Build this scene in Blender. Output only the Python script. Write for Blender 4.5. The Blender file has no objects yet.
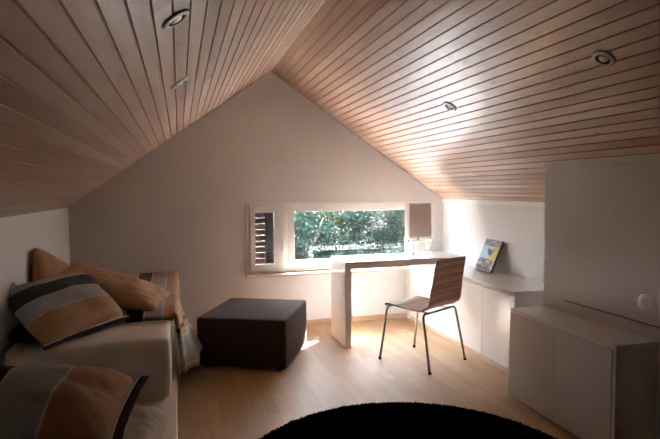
import bpy, bmesh, math, random
from mathutils import Vector, Matrix, noise

random.seed(7)
C = bpy.context.scene.collection
PI = math.pi

# ------------------------------------------------------------------ measures
XL, XR, YB, YF = -0.948, 2.721, 5.123, -1.30          # left / right knee wall, back gable, front gable
HL, HR, XA, HA = 1.222, 1.247, 0.878, 2.501           # knee heights, ridge
WX0, WX1, WZ0, WZ1 = 0.612, 2.560, 0.557, 1.235       # window in the back gable
WALLT = 0.26
PX, PY = 2.310, 2.950                                 # built-in wall on the right: face and far corner
SUN_DIR = (-0.85, -0.84, -1.0)
SKY, SUN, EXPOSURE = 6.6, 31.0, 2.96
CAM_YAW, CAM_PITCH, CAM_ROLL, CAM_F = 0.27754, 0.058436, -0.007465, 528.0


def zl(x):   # underside of the left / right slope
    return HL + (x - XL) * (HA - HL) / (XA - XL)


def zr(x):
    return HR + (XR - x) * (HA - HR) / (XR - XA)


# ------------------------------------------------------------------ materials
def new_mat(name):
    m = bpy.data.materials.new(name)
    m.use_nodes = True
    nt = m.node_tree
    return m, nt, nt.nodes['Principled BSDF']


def plain(name, col, rough=0.5, metal=0.0, coat=0.0, coat_rough=0.1, bump=0.0, bump_scale=60.0, spec=0.5, var=0.0, var_scale=8.0, sheen=0.0):
    m, nt, b = new_mat(name)
    b.inputs['Base Color'].default_value = (*col, 1)
    b.inputs['Roughness'].default_value = rough
    b.inputs['Metallic'].default_value = metal
    b.inputs['Coat Weight'].default_value = coat
    b.inputs['Coat Roughness'].default_value = coat_rough
    b.inputs['Specular IOR Level'].default_value = spec
    b.inputs['Sheen Weight'].default_value = sheen
    tc = nt.nodes.new('ShaderNodeTexCoord')
    if var:
        n = nt.nodes.new('ShaderNodeTexNoise')
        n.inputs['Scale'].default_value = var_scale
        n.inputs['Detail'].default_value = 4
        nt.links.new(tc.outputs['Object'], n.inputs['Vector'])
        r = nt.nodes.new('ShaderNodeValToRGB')
        r.color_ramp.elements[0].color = (*[c * (1 - var) for c in col], 1)
        r.color_ramp.elements[1].color = (*[min(1, c * (1 + var)) for c in col], 1)
        r.color_ramp.elements[0].position = 0.3
        r.color_ramp.elements[1].position = 0.7
        nt.links.new(n.outputs['Fac'], r.inputs['Fac'])
        nt.links.new(r.outputs['Color'], b.inputs['Base Color'])
    if bump:
        n2 = nt.nodes.new('ShaderNodeTexNoise')
        n2.inputs['Scale'].default_value = bump_scale
        n2.inputs['Detail'].default_value = 5
        nt.links.new(tc.outputs['Object'], n2.inputs['Vector'])
        bp = nt.nodes.new('ShaderNodeBump')
        bp.inputs['Strength'].default_value = bump
        bp.inputs['Distance'].default_value = 0.004
        nt.links.new(n2.outputs['Fac'], bp.inputs['Height'])
        nt.links.new(bp.outputs['Normal'], b.inputs['Normal'])
    return m


def math_node(nt, op, a, b=None, c=None):
    n = nt.nodes.new('ShaderNodeMath')
    n.operation = op
    for i, v in enumerate((a, b, c)):
        if v is None:
            continue
        if isinstance(v, (int, float)):
            n.inputs[i].default_value = v
        else:
            nt.links.new(v, n.inputs[i])
    return n.outputs[0]


def board_wood(name, pitch, length, cols, rough, coat, knots=True):
    """boards along UV.v, index along UV.u"""
    m, nt, b = new_mat(name)
    uv = nt.nodes.new('ShaderNodeUVMap')
    sep = nt.nodes.new('ShaderNodeSeparateXYZ')
    nt.links.new(uv.outputs[0], sep.inputs[0])
    idx = math_node(nt, 'FLOOR', math_node(nt, 'DIVIDE', sep.outputs[0], pitch))
    wn = nt.nodes.new('ShaderNodeTexWhiteNoise')
    wn.noise_dimensions = '1D'
    nt.links.new(idx, wn.inputs['W'])
    seg = math_node(nt, 'FLOOR', math_node(nt, 'ADD', math_node(nt, 'DIVIDE', sep.outputs[1], length), math_node(nt, 'MULTIPLY', wn.outputs['Value'], 7.0)))
    cmb = nt.nodes.new('ShaderNodeCombineXYZ')
    nt.links.new(idx, cmb.inputs[0])
    nt.links.new(seg, cmb.inputs[1])
    wn2 = nt.nodes.new('ShaderNodeTexWhiteNoise')
    wn2.noise_dimensions = '2D'
    nt.links.new(cmb.outputs[0], wn2.inputs['Vector'])
    # grain
    g = nt.nodes.new('ShaderNodeCombineXYZ')
    nt.links.new(math_node(nt, 'MULTIPLY', sep.outputs[0], 42.0), g.inputs[0])
    nt.links.new(math_node(nt, 'ADD', math_node(nt, 'MULTIPLY', sep.outputs[1], 2.2), math_node(nt, 'MULTIPLY', wn2.outputs['Value'], 50.0)), g.inputs[1])
    nt.links.new(math_node(nt, 'MULTIPLY', wn2.outputs['Value'], 30.0), g.inputs[2])
    n = nt.nodes.new('ShaderNodeTexNoise')
    n.inputs['Scale'].default_value = 1.0
    n.inputs['Detail'].default_value = 4
    nt.links.new(g.outputs[0], n.inputs['Vector'])
    f = math_node(nt, 'ADD', math_node(nt, 'MULTIPLY', wn2.outputs['Value'], 0.55), math_node(nt, 'MULTIPLY', n.outputs['Fac'], 0.5))
    r = nt.nodes.new('ShaderNodeValToRGB')
    r.color_ramp.elements[0].position = 0.1
    r.color_ramp.elements[1].position = 0.95
    r.color_ramp.elements[0].color = (*cols[0], 1)
    r.color_ramp.elements[1].color = (*cols[1], 1)
    nt.links.new(f, r.inputs['Fac'])
    out = r.outputs['Color']
    if knots:
        k = nt.nodes.new('ShaderNodeCombineXYZ')
        nt.links.new(math_node(nt, 'MULTIPLY', sep.outputs[0], 9.5), k.inputs[0])
        nt.links.new(math_node(nt, 'MULTIPLY', sep.outputs[1], 3.2), k.inputs[1])
        v = nt.nodes.new('ShaderNodeTexVoronoi')
        v.inputs['Scale'].default_value = 1.0
        nt.links.new(k.outputs[0], v.inputs['Vector'])
        kr = nt.nodes.new('ShaderNodeValToRGB')
        kr.color_ramp.elements[0].position = 0.045
        kr.color_ramp.elements[1].position = 0.10
        kr.color_ramp.elements[0].color = (1, 1, 1, 1)
        kr.color_ramp.elements[1].color = (0, 0, 0, 1)
        nt.links.new(v.outputs['Distance'], kr.inputs['Fac'])
        mx = nt.nodes.new('ShaderNodeMix')
        mx.data_type = 'RGBA'
        nt.links.new(math_node(nt, 'MULTIPLY', kr.outputs['Color'], 0.6), mx.inputs[0])
        nt.links.new(out, mx.inputs[6])
        mx.inputs[7].default_value = (0.16, 0.075, 0.035, 1)
        out = mx.outputs[2]
    nt.links.new(out, b.inputs['Base Color'])
    b.inputs['Roughness'].default_value = rough
    b.inputs['Specular IOR Level'].default_value = 0.65
    b.inputs['Coat Weight'].default_value = coat
    b.inputs['Coat Roughness'].default_value = 0.27
    return m


def grain_wood(name, c1, c2, scale, axis, rough=0.4, coat=0.2, stops=(0.35, 0.65)):
    """straight-grained wood, stripes along one object axis"""
    m, nt, b = new_mat(name)
    tc = nt.nodes.new('ShaderNodeTexCoord')
    mp = nt.nodes.new('ShaderNodeMapping')
    mp.inputs['Scale'].default_value = scale
    nt.links.new(tc.outputs[axis], mp.inputs['Vector'])
    n = nt.nodes.new('ShaderNodeTexNoise')
    n.inputs['Scale'].default_value = 1.0
    n.inputs['Detail'].default_value = 3
    nt.links.new(mp.outputs[0], n.inputs['Vector'])
    r = nt.nodes.new('ShaderNodeValToRGB')
    r.color_ramp.elements[0].position = stops[0]
    r.color_ramp.elements[1].position = stops[1]
    r.color_ramp.elements[0].color = (*c1, 1)
    r.color_ramp.elements[1].color = (*c2, 1)
    nt.links.new(n.outputs['Fac'], r.inputs['Fac'])
    nt.links.new(r.outputs['Color'], b.inputs['Base Color'])
    b.inputs['Roughness'].default_value = rough
    b.inputs['Coat Weight'].default_value = coat
    b.inputs['Coat Roughness'].default_value = 0.2
    return m


def stripes(name, stops, rough=0.85):
    """woven stripes: colour steps along UV.u"""
    m, nt, b = new_mat(name)
    uv = nt.nodes.new('ShaderNodeUVMap')
    sep = nt.nodes.new('ShaderNodeSeparateXYZ')
    nt.links.new(uv.outputs[0], sep.inputs[0])
    r = nt.nodes.new('ShaderNodeValToRGB')
    r.color_ramp.interpolation = 'CONSTANT'
    els = r.color_ramp.elements
    while len(els) < len(stops):
        els.new(0.5)
    for e, (p, c) in zip(els, stops):
        e.position = p
        e.color = (*c, 1)
    nt.links.new(sep.outputs[0], r.inputs['Fac'])
    nt.links.new(r.outputs['Color'], b.inputs['Base Color'])
    b.inputs['Roughness'].default_value = rough
    b.inputs['Specular IOR Level'].default_value = 0.25
    b.inputs['Sheen Weight'].default_value = 0.15
    tc = nt.nodes.new('ShaderNodeTexCoord')
    n2 = nt.nodes.new('ShaderNodeTexNoise')
    n2.inputs['Scale'].default_value = 14.0
    n2.inputs['Detail'].default_value = 6
    nt.links.new(tc.outputs['Object'], n2.inputs['Vector'])
    bp = nt.nodes.new('ShaderNodeBump')
    bp.inputs['Strength'].default_value = 0.45
    bp.inputs['Distance'].default_value = 0.01
    nt.links.new(n2.outputs['Fac'], bp.inputs['Height'])
    nt.links.new(bp.outputs['Normal'], b.inputs['Normal'])
    return m


def parquet(name):
    m, nt, b = new_mat(name)
    tc = nt.nodes.new('ShaderNodeTexCoord')
    sep = nt.nodes.new('ShaderNodeSeparateXYZ')
    nt.links.new(tc.outputs['Object'], sep.inputs[0])
    sw = nt.nodes.new('ShaderNodeCombineXYZ')
    nt.links.new(sep.outputs[1], sw.inputs[0])
    nt.links.new(sep.outputs[0], sw.inputs[1])
    br = nt.nodes.new('ShaderNodeTexBrick')
    br.offset = 0.37
    br.inputs['Color1'].default_value = (0.62, 0.42, 0.25, 1)
    br.inputs['Color2'].default_value = (0.54, 0.345, 0.19, 1)
    br.inputs['Mortar'].default_value = (0.44, 0.28, 0.16, 1)
    br.inputs['Scale'].default_value = 1.0
    br.inputs['Mortar Size'].default_value = 0.0010
    br.inputs['Brick Width'].default_value = 0.52
    br.inputs['Row Height'].default_value = 0.070
    nt.links.new(sw.outputs[0], br.inputs['Vector'])
    mp = nt.nodes.new('ShaderNodeMapping')
    mp.inputs['Scale'].default_value = (60, 3.0, 1)
    nt.links.new(tc.outputs['Object'], mp.inputs['Vector'])
    n = nt.nodes.new('ShaderNodeTexNoise')
    n.inputs['Scale'].default_value = 1.0
    n.inputs['Detail'].default_value = 4
    nt.links.new(mp.outputs[0], n.inputs['Vector'])
    mx = nt.nodes.new('ShaderNodeMix')
    mx.data_type = 'RGBA'
    mx.blend_type = 'MULTIPLY'
    mx.inputs[0].default_value = 0.30
    nt.links.new(br.outputs['Color'], mx.inputs[6])
    nt.links.new(n.outputs['Color'], mx.inputs[7])
    nt.links.new(mx.outputs[2], b.inputs['Base Color'])
    b.inputs['Roughness'].default_value = 0.5
    b.inputs['Specular IOR Level'].default_value = 0.22
    b.inputs['Coat Weight'].default_value = 0.0
    b.inputs['Coat Roughness'].default_value = 0.4
    return m


def pane_glass(name, tint=(0.97, 0.965, 0.965)):
    m = bpy.data.materials.new(name)
    m.use_nodes = True
    nt = m.node_tree
    nt.nodes.remove(nt.nodes['Principled BSDF'])
    out = nt.nodes['Material Output']
    tr = nt.nodes.new('ShaderNodeBsdfTransparent')
    tr.inputs[0].default_value = (*tint, 1)
    gl = nt.nodes.new('ShaderNodeBsdfGlossy')
    gl.inputs['Roughness'].default_value = 0.0
    ge = nt.nodes.new('ShaderNodeNewGeometry')
    dt = nt.nodes.new('ShaderNodeVectorMath')
    dt.operation = 'DOT_PRODUCT'
    nt.links.new(ge.outputs['Normal'], dt.inputs[0])
    nt.links.new(ge.outputs['Incoming'], dt.inputs[1])
    cs = math_node(nt, 'ABSOLUTE', dt.outputs['Value'])
    fz = math_node(nt, 'MULTIPLY_ADD', math_node(nt, 'POWER', math_node(nt, 'SUBTRACT', 1.0, cs), 5.0), 0.92, 0.08)
    mx = nt.nodes.new('ShaderNodeMixShader')
    nt.links.new(fz, mx.inputs[0])
    nt.links.new(tr.outputs[0], mx.inputs[1])
    nt.links.new(gl.outputs[0], mx.inputs[2])
    nt.links.new(mx.outputs[0], out.inputs['Surface'])
    return m


def leaf_mat(name, c1, c2):
    m = bpy.data.materials.new(name)
    m.use_nodes = True
    nt = m.node_tree
    b = nt.nodes['Principled BSDF']
    out = nt.nodes['Material Output']
    tc = nt.nodes.new('ShaderNodeTexCoord')
    n = nt.nodes.new('ShaderNodeTexNoise')
    n.inputs['Scale'].default_value = 2.3
    n.inputs['Detail'].default_value = 6
    nt.links.new(tc.outputs['Object'], n.inputs['Vector'])
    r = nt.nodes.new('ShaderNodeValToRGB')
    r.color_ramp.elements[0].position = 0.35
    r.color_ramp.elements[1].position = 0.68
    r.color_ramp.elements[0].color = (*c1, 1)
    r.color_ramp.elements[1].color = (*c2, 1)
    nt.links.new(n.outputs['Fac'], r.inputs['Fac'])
    nt.links.new(r.outputs['Color'], b.inputs['Base Color'])
    b.inputs['Roughness'].default_value = 0.8
    b.inputs['Specular IOR Level'].default_value = 0.08
    tl = nt.nodes.new('ShaderNodeBsdfTranslucent')
    nt.links.new(r.outputs['Color'], tl.inputs['Color'])
    mx = nt.nodes.new('ShaderNodeMixShader')
    mx.inputs[0].default_value = 0.35
    nt.links.new(b.outputs[0], mx.inputs[1])
    nt.links.new(tl.outputs[0], mx.inputs[2])
    nt.links.new(mx.outputs[0], out.inputs['Surface'])
    return m


CREAM, TAN, BLUE, BLACK, BROWN, GREY = (0.62, 0.53, 0.43), (0.42, 0.235, 0.118), (0.36, 0.36, 0.36), (0.030, 0.026, 0.028), (0.07, 0.042, 0.036), (0.37, 0.325, 0.29)
M = {}
M['wall'] = plain('white_wall_paint', (0.80, 0.795, 0.785), 0.75, bump=0.06, bump_scale=90, spec=0.3)
M['ceil'] = board_wood('pine_ceiling_boards', 0.0638, 2.9, ((0.37, 0.205, 0.122), (0.65, 0.43, 0.295)), 0.44, 0.95)
M['groove'] = plain('pine_groove', (0.42, 0.19, 0.105), 0.55)
M['floor'] = parquet('light_oak_parquet')
M['trimwood'] = grain_wood('light_oak_trim', (0.60, 0.42, 0.27), (0.70, 0.52, 0.36), (1, 30, 30), 'Object', 0.4, 0.2)
M['gap_shade'] = plain('gap_shade_brown', (0.26, 0.19, 0.15), 0.7)  # shade of the gap under the wall panel, as a colour
M['sill'] = grain_wood('pale_birch_sill', (0.72, 0.60, 0.47), (0.78, 0.68, 0.56), (1, 30, 30), 'Object', 0.4, 0.2)
M['white'] = plain('white_lacquer', (0.82, 0.80, 0.775), 0.22, coat=0.5, coat_rough=0.06)
M['whitematt'] = plain('white_frame_paint', (0.90, 0.89, 0.87), 0.4, coat=0.1)
M['door'] = plain('white_cabinet_door', (0.82, 0.80, 0.78), 0.28, coat=0.4, coat_rough=0.14)
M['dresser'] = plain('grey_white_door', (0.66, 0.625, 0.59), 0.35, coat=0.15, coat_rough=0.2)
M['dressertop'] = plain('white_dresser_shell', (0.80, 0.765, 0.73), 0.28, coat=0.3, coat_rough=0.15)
M['chrome'] = plain('brushed_steel', (0.44, 0.42, 0.40), 0.3, metal=1.0)
M['walnut'] = grain_wood('striped_walnut_veneer', (0.24, 0.088, 0.042), (0.46, 0.21, 0.10), (1.2, 1.2, 40.0), 'Object', 0.42, 0.12, (0.38, 0.62))
M['walnutseat'] = grain_wood('striped_walnut_seat', (0.24, 0.10, 0.05), (0.42, 0.20, 0.10), (1.2, 34.0, 2.0), 'Object', 0.5, 0.08, (0.38, 0.62))
M['ottoman'] = plain('dark_brown_weave', (0.056, 0.029, 0.021), 0.9, bump=0.6, bump_scale=240, var=0.35, var_scale=120, sheen=0.05, spec=0.15)
M['darkplastic'] = plain('dark_plastic', (0.02, 0.018, 0.018), 0.5)
M['rug'] = plain('black_shag', (0.012, 0.011, 0.012), 0.95, spec=0.1, bump=0.4, bump_scale=80)
M['cream'] = plain('cream_bed_cover', CREAM, 0.9, bump=0.35, bump_scale=16, spec=0.2, var=0.05, var_scale=5)
M['bedbase'] = plain('cream_bed_base', (0.56, 0.48, 0.39), 0.9, bump=0.2, bump_scale=60, spec=0.2)
M['tan'] = plain('tan_cotton', TAN, 0.85, bump=0.5, bump_scale=14, spec=0.2, sheen=0.15, var=0.10, var_scale=6)
M['black'] = plain('black_cotton', BLACK, 0.9, bump=0.3, bump_scale=14, spec=0.2)
M['brown'] = plain('dark_brown_trim', BROWN, 0.9, bump=0.3, bump_scale=20, spec=0.2)
M['flangecream'] = plain('cream_piping', (0.62, 0.52, 0.42), 0.9, spec=0.2)
M['shade'] = plain('greige_lamp_shade', (0.74, 0.66, 0.61), 0.9, bump=0.2, bump_scale=200, spec=0.2)
_nt = M['shade'].node_tree
_tl = _nt.nodes.new('ShaderNodeBsdfTranslucent')
_tl.inputs['Color'].default_value = (0.90, 0.82, 0.77, 1)
_mx = _nt.nodes.new('ShaderNodeMixShader')
_mx.inputs[0].default_value = 0.45
_nt.links.new(_nt.nodes['Principled BSDF'].outputs[0], _mx.inputs[1])
_nt.links.new(_tl.outputs[0], _mx.inputs[2])
_nt.links.new(_mx.outputs[0], _nt.nodes['Material Output'].inputs['Surface'])
M['bulb'] = plain('frosted_bulb', (0.8, 0.8, 0.78), 0.15, coat=0.6)
M['pane'] = pane_glass('window_glass')
M['slat'] = grain_wood('brown_shutter_slats', (0.055, 0.020, 0.007), (0.10, 0.038, 0.012), (2, 20, 20), 'Object', 0.6, 0.0)
M['stile'] = plain('dark_shutter_stile', (0.012, 0.010, 0.010), 0.8, spec=0.1)
M['ground'] = plain('bounce_gravel', (0.40, 0.39, 0.38), 0.95, var=0.2, var_scale=3, bump=0.5, bump_scale=20)  # for the added unseen bounce strip, not the real ground
M['grass'] = plain('outdoor_grass', (0.02, 0.03, 0.014), 0.95, var=0.4, var_scale=3, bump=0.5, bump_scale=20, spec=0.1)
M['bark'] = plain('bark', (0.07, 0.05, 0.035), 0.9, bump=0.6, bump_scale=30)
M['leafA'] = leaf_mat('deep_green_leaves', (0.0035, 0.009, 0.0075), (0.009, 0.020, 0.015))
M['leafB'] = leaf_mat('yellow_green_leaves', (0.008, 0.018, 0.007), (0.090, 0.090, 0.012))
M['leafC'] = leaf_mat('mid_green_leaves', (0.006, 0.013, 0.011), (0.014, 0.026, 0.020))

acr = bpy.data.materials.new('clear_acrylic')
acr.use_nodes = True
_b = acr.node_tree.nodes['Principled BSDF']
_b.inputs['Base Color'].default_value = (0.97, 0.98, 0.98, 1)
_b.inputs['Roughness'].default_value = 0.02
_b.inputs['IOR'].default_value = 1.45
_b.inputs['Transmission Weight'].default_value = 1.0
M['acrylic'] = acr


# ------------------------------------------------------------------ mesh helpers
def obj(name, bm, mats, parent=None, smooth=False, recalc=True):
    if recalc:
        bmesh.ops.recalc_face_normals(bm, faces=bm.faces[:])
    me = bpy.data.meshes.new(name)
    bm.to_mesh(me)
    bm.free()
    if not isinstance(mats, (list, tuple)):
        mats = [mats]
    for m in mats:
        me.materials.append(m)
    if smooth:
        for p in me.polygons:
            p.use_smooth = True
    o = bpy.data.objects.new(name, me)
    C.objects.link(o)
    if parent is not None:
        o.parent = parent
    return o


def tag(o, label=None, cat=None, group=None, kind=None):
    if label:
        o['label'] = label
    if cat:
        o['category'] = cat
    if group:
        o['group'] = group
    if kind:
        o['kind'] = kind
    return o


def thing(name, loc, rz, label, cat, group=None):
    o = bpy.data.objects.new(name, None)
    o.empty_display_size = 0.1
    C.objects.link(o)
    o.location = loc
    o.rotation_euler = (0, 0, rz)
    return tag(o, label, cat, group)


def struct(name, bm, m, label=None, **k):
    o = obj(name, bm, m, **k)
    return tag(o, label, None, None, 'structure')


def BM():
    return bmesh.new()


def box(bm, lo, hi, bev=0.0, seg=2, mat=0):
    r = bmesh.ops.create_cube(bm, size=1.0)
    vs = r['verts']
    for v in vs:
        v.co = Vector([(lo[i] + hi[i]) / 2 + v.co[i] * (hi[i] - lo[i]) for i in range(3)])
    fs = {f for v in vs for f in v.link_faces}
    if bev:
        es = list({e for v in vs for e in v.link_edges})
        rr = bmesh.ops.bevel(bm, geom=es, offset=bev, segments=seg, affect='EDGES', profile=0.6)
        fs = set(rr['faces']) | {f for f in fs if f.is_valid}
    for f in fs:
        if f.is_valid:
            f.material_index = mat
    return bm


def prism(bm, pts, axis, a, b, mat=0):
    """polygon pts in the two other axes, extruded along axis from a to b"""
    def mk(p, t):
        if axis == 0:
            return Vector((t, p[0], p[1]))
        if axis == 1:
            return Vector((p[0], t, p[1]))
        return Vector((p[0], p[1], t))
    A = [bm.verts.new(mk(p, a)) for p in pts]
    B = [bm.verts.new(mk(p, b)) for p in pts]
    n = len(pts)
    fs = [bm.faces.new(A), bm.faces.new(B[::-1])]
    for i in range(n):
        fs.append(bm.faces.new((A[i], B[i], B[(i + 1) % n], A[(i + 1) % n])))
    for f in fs:
        f.material_index = mat
    return bm


def tube(bm, pts, r, n=10, mat=0):
    pts = [Vector(p) for p in pts]
    rings = []
    up = Vector((0, 0, 1))
    prev = None
    for i, p in enumerate(pts):
        t = (pts[min(i + 1, len(pts) - 1)] - pts[max(i - 1, 0)]).normalized()
        if prev is None:
            s = t.cross(up)
            if s.length < 0.1:
                s = t.cross(Vector((1, 0, 0)))
            s.normalize()
        else:
            s = (prev - t * prev.dot(t)).normalized()
        prev = s
        q = t.cross(s)
        rad = r[i] if isinstance(r, (list, tuple)) else r
        rings.append([bm.verts.new(p + (s * math.cos(2 * PI * k / n) + q * math.sin(2 * PI * k / n)) * rad) for k in range(n)])
    fs = []
    for a, b in zip(rings, rings[1:]):
        for k in range(n):
            fs.append(bm.faces.new((a[k], a[(k + 1) % n], b[(k + 1) % n], b[k])))
    fs.append(bm.faces.new(rings[0][::-1]))
    fs.append(bm.faces.new(rings[-1]))
    for f in fs:
        f.material_index = mat
    return bm


def lathe(bm, prof, n=32, mat=0):
    """profile (r, z) turned about Z; closed at both ends when r = 0"""
    rings = []
    for r, z in prof:
        if r < 1e-6:
            rings.append([bm.verts.new((0, 0, z))])
        else:
            rings.append([bm.verts.new((r * math.cos(2 * PI * k / n), r * math.sin(2 * PI * k / n), z)) for k in range(n)])
    for a, b in zip(rings, rings[1:]):
        for k in range(n):
            k2 = (k + 1) % n
            if len(a) == 1 and len(b) == 1:
                continue
            if len(a) == 1:
                f = bm.faces.new((a[0], b[k], b[k2]))
            elif len(b) == 1:
                f = bm.faces.new((a[k], b[0], a[k2]))
            else:
                f = bm.faces.new((a[k], b[k], b[k2], a[k2]))
            f.material_index = mat
    return bm


# ------------------------------------------------------------------ room shell
bm = box(BM(), (XL - 0.2, YF - 0.2, -0.12), (XR + 0.2, YB + WALLT, 0))
struct('floor', bm, M['floor'], 'light oak parquet floor of narrow staves')

top = lambda x: (zl(x) if x < XA else zr(x)) + 0.06
bm = BM()
y0, y1 = YB, YB + WALLT
prism(bm, [(XL - 0.12, 0), (WX0, 0), (WX0, top(WX0)), (XL - 0.12, top(XL - 0.12))], 1, y0, y1)
prism(bm, [(WX0, 0), (WX1, 0), (WX1, WZ0), (WX0, WZ0)], 1, y0, y1)
prism(bm, [(WX0, WZ1), (WX1, WZ1), (WX1, top(WX1)), (XA, HA + 0.06), (WX0, top(WX0))], 1, y0, y1)
prism(bm, [(WX1, 0), (XR + 0.12, 0), (XR + 0.12, top(XR + 0.12)), (WX1, top(WX1))], 1, y0, y1)
struct('wall_back', bm, M['wall'], 'white gable wall with the low window')
bm = prism(BM(), [(XL - 0.12, 0), (XR + 0.12, 0), (XR + 0.12, top(XR + 0.12)), (XA, HA + 0.06), (XL - 0.12, top(XL - 0.12))], 1, YF - 0.15, YF)
struct('wall_front', bm, M['wall'])
bm = box(BM(), (XL - 0.12, YF, 0), (XL, YB, HL + 0.03))
struct('wall_left', bm, M['wall'], 'low white knee wall beside the beds')
bm = box(BM(), (XR, PY - 0.05, 0), (XR + 0.12, YB, HR + 0.03))
struct('wall_right', bm, M['wall'], 'low white knee wall above the cabinets')
bm = prism(BM(), [(PX, 0), (XR + 0.12, 0), (XR + 0.12, zr(XR + 0.12) + 0.02), (PX, zr(PX) + 0.02)], 1, YF, PY)
struct('wall_right_front', bm, M['wall'], 'white wall of the built-in closet behind the low dresser')


def slope(name, x0, zz0, x1, zz1, label):
    """boards from the eave (x0) up to the ridge (x1), running along Y"""
    L = math.hypot(x1 - x0, zz1 - zz0)
    ex, ez = (x1 - x0) / L, (zz1 - zz0) / L
    nx, nz = -ez, ex
    if nz < 0:
        nx, nz = -nx, -nz
    n = 35
    pitch = L / n
    gw, gd = 0.0070, 0.0045
    prof = []
    for i in range(n):
        s = i * pitch
        prof += [(s, gd, 1), (s + gw * 0.75, gd, 1), (s + gw, 0.0, 0)] if i else [(0, 0, 0)]
        prof += [(s + pitch - 0.0015, 0, 0), (s + pitch, 0.0015, 1)]
    bm = BM()
    uvl = bm.loops.layers.uv.new('UVMap')
    ya, yb = YF - 0.02, YB + 0.004
    P = lambda s, d, y: Vector((x0 + ex * s + nx * d, y, zz0 + ez * s + nz * d))
    lo = [(bm.verts.new(P(s, d, ya)), bm.verts.new(P(s, d, yb)), s) for s, d, _ in prof]
    for i in range(len(prof) - 1):
        (a, b, s), (c, d, s2) = lo[i], lo[i + 1]
        f = bm.faces.new((a, b, d, c))
        f.material_index = 1 if (prof[i][1] > 0.001 or prof[i + 1][1] > 0.004) else 0
        for lp, (u, v) in zip(f.loops, ((s, ya), (s, yb), (s2, yb), (s2, ya))):
            lp[uvl].uv = (u / pitch * 0.0638 + (0 if name == 'l' else 40), v + 2.0)
    # roof body above the boards
    tp = [(bm.verts.new(P(s, 0.14, ya)), bm.verts.new(P(s, 0.14, yb))) for s in (-0.15, L + 0.1)]
    a0 = (bm.verts.new(P(-0.15, 0.012, ya)), bm.verts.new(P(-0.15, 0.012, yb)))
    a1 = (bm.verts.new(P(L + 0.1, 0.012, ya)), bm.verts.new(P(L + 0.1, 0.012, yb)))
    for q in ((tp[0], tp[1]), (a0, tp[0]), (tp[1], a1), (a1, a0)):
        bm.faces.new((q[0][0], q[0][1], q[1][1], q[1][0]))
    o = obj('ceiling', bm, [M['ceil'], M['groove']])
    return tag(o, label, None, None, 'structure')


slope('l', XL, HL, XA, HA, 'left slope of pine board ceiling')
slope('r', XR, HR, XA, HA, 'right slope of pine board ceiling')

# thin cover strips along the rakes and the right eave
for i, (xa, za, xb, zb) in enumerate(((XL, HL, XA, HA), (XA, HA, XR, HR))):
    bm = prism(BM(), [(xa, za), (xb, zb), (xb, zb - 0.020), (xa, za - 0.020)], 1, YB - 0.010, YB + 0.01)
    struct('trim_%d' % (i + 1), bm, M['wall'])
bm = box(BM(), (XR - 0.012, PY, HR - 0.030), (XR + 0.02, YB, HR + 0.006))
struct('trim_3', bm, M['whitematt'])
bm = box(BM(), (PX - 0.012, YF, zr(PX) - 0.028), (PX + 0.02, PY + 0.006, zr(PX) + 0.006))
struct('trim_4', bm, M['wall'])
bm = box(BM(), (XL, YB - 0.014, 0), (2.29, YB + 0.01, 0.048), 0.003)
struct('baseboard_back', bm, M['trimwood'], 'light wood baseboard under the window')

# ------------------------------------------------------------------ window
fy0, fy1 = YB - 0.012, YB + 0.075
bm = BM()
box(bm, (WX0, fy0, WZ0), (WX0 + 0.035, fy1, WZ1), 0.003)
box(bm, (2.375, fy0, WZ0), (WX1, fy1, WZ1), 0.003)
box(bm, (WX0 + 0.035, fy0, WZ0), (2.375, fy1, WZ0 + 0.03), 0.003)
box(bm, (WX0 + 0.035, fy0, WZ1 - 0.035), (2.375, fy1, WZ1), 0.003)
box(bm, (0.995, fy0, WZ0 + 0.03), (1.025, fy1, WZ1 - 0.035), 0.003)
win = struct('window_1', bm, M['whitematt'], 'long low white window with a small opening sash at left')


def ring(bm, x0, z0, x1, z1, gx0, gz0, gx1, gz1, ya, yb, bev=0.004):
    box(bm, (x0, ya, z0), (gx0, yb, z1), bev)
    box(bm, (gx1, ya, z0), (x1, yb, z1), bev)
    box(bm, (gx0, ya, z0), (gx1, yb, gz0), bev)
    box(bm, (gx0, ya, gz1), (gx1, yb, z1), bev)


bm = BM()
ring(bm, WX0 + 0.037, WZ0 + 0.032, 0.993, WZ1 - 0.037, 0.697, 0.633, 0.890, 1.140, YB - 0.026, YB + 0.05)
sash = obj('sash', bm, M['whitematt'], win)
obj('glass_pane', box(BM(), (0.692, YB + 0.018, 0.628), (0.895, YB + 0.022, 1.145)), M['pane'], sash)
bm = BM()
box(bm, (0.948, YB - 0.036, 0.83), (0.974, YB - 0.024, 0.90), 0.003)
tube(bm, [(0.961, YB - 0.03, 0.875), (0.961, YB - 0.062, 0.875), (0.961, YB - 0.066, 0.868), (0.961, YB - 0.068, 0.76)], 0.0075, 10)
obj('handle', bm, M['whitematt'], sash)
bm = BM()
ring(bm, 1.027, WZ0 + 0.032, 2.373, WZ1 - 0.037, 1.090, 0.655, 2.304, 1.142, YB - 0.012, YB + 0.05)
fx = obj('fixed_frame', bm, M['whitematt'], win)
obj('glass_pane', box(BM(), (1.085, YB + 0.018, 0.650), (2.309, YB + 0.022, 1.147)), M['pane'], fx)
bm = box(BM(), (0.600, YB - 0.130, 0.524), (WX1 + 0.02, YB + 0.02, 0.548), 0.003)
obj('window_sill', bm, M['sill'], win)
# slatted outer shutter behind the small sash
sy = YB + 0.20
bm = BM()
for k in range(12):
    z = 0.50 + k * 0.0585
    box(bm, (0.66, sy, z), (0.832, sy + 0.022, z + 0.050), 0.002)
sh = obj('shutter', bm, M['slat'], win)
bm = BM()
box(bm, (0.832, sy - 0.03, 0.45), (1.10, sy + 0.02, 1.30), 0.003)  # widened out of view to block sun through the small sash
box(bm, (0.632, sy - 0.03, 0.45), (0.66, sy + 0.02, 1.30), 0.003)
obj('stile', bm, M['stile'], sh)


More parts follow.
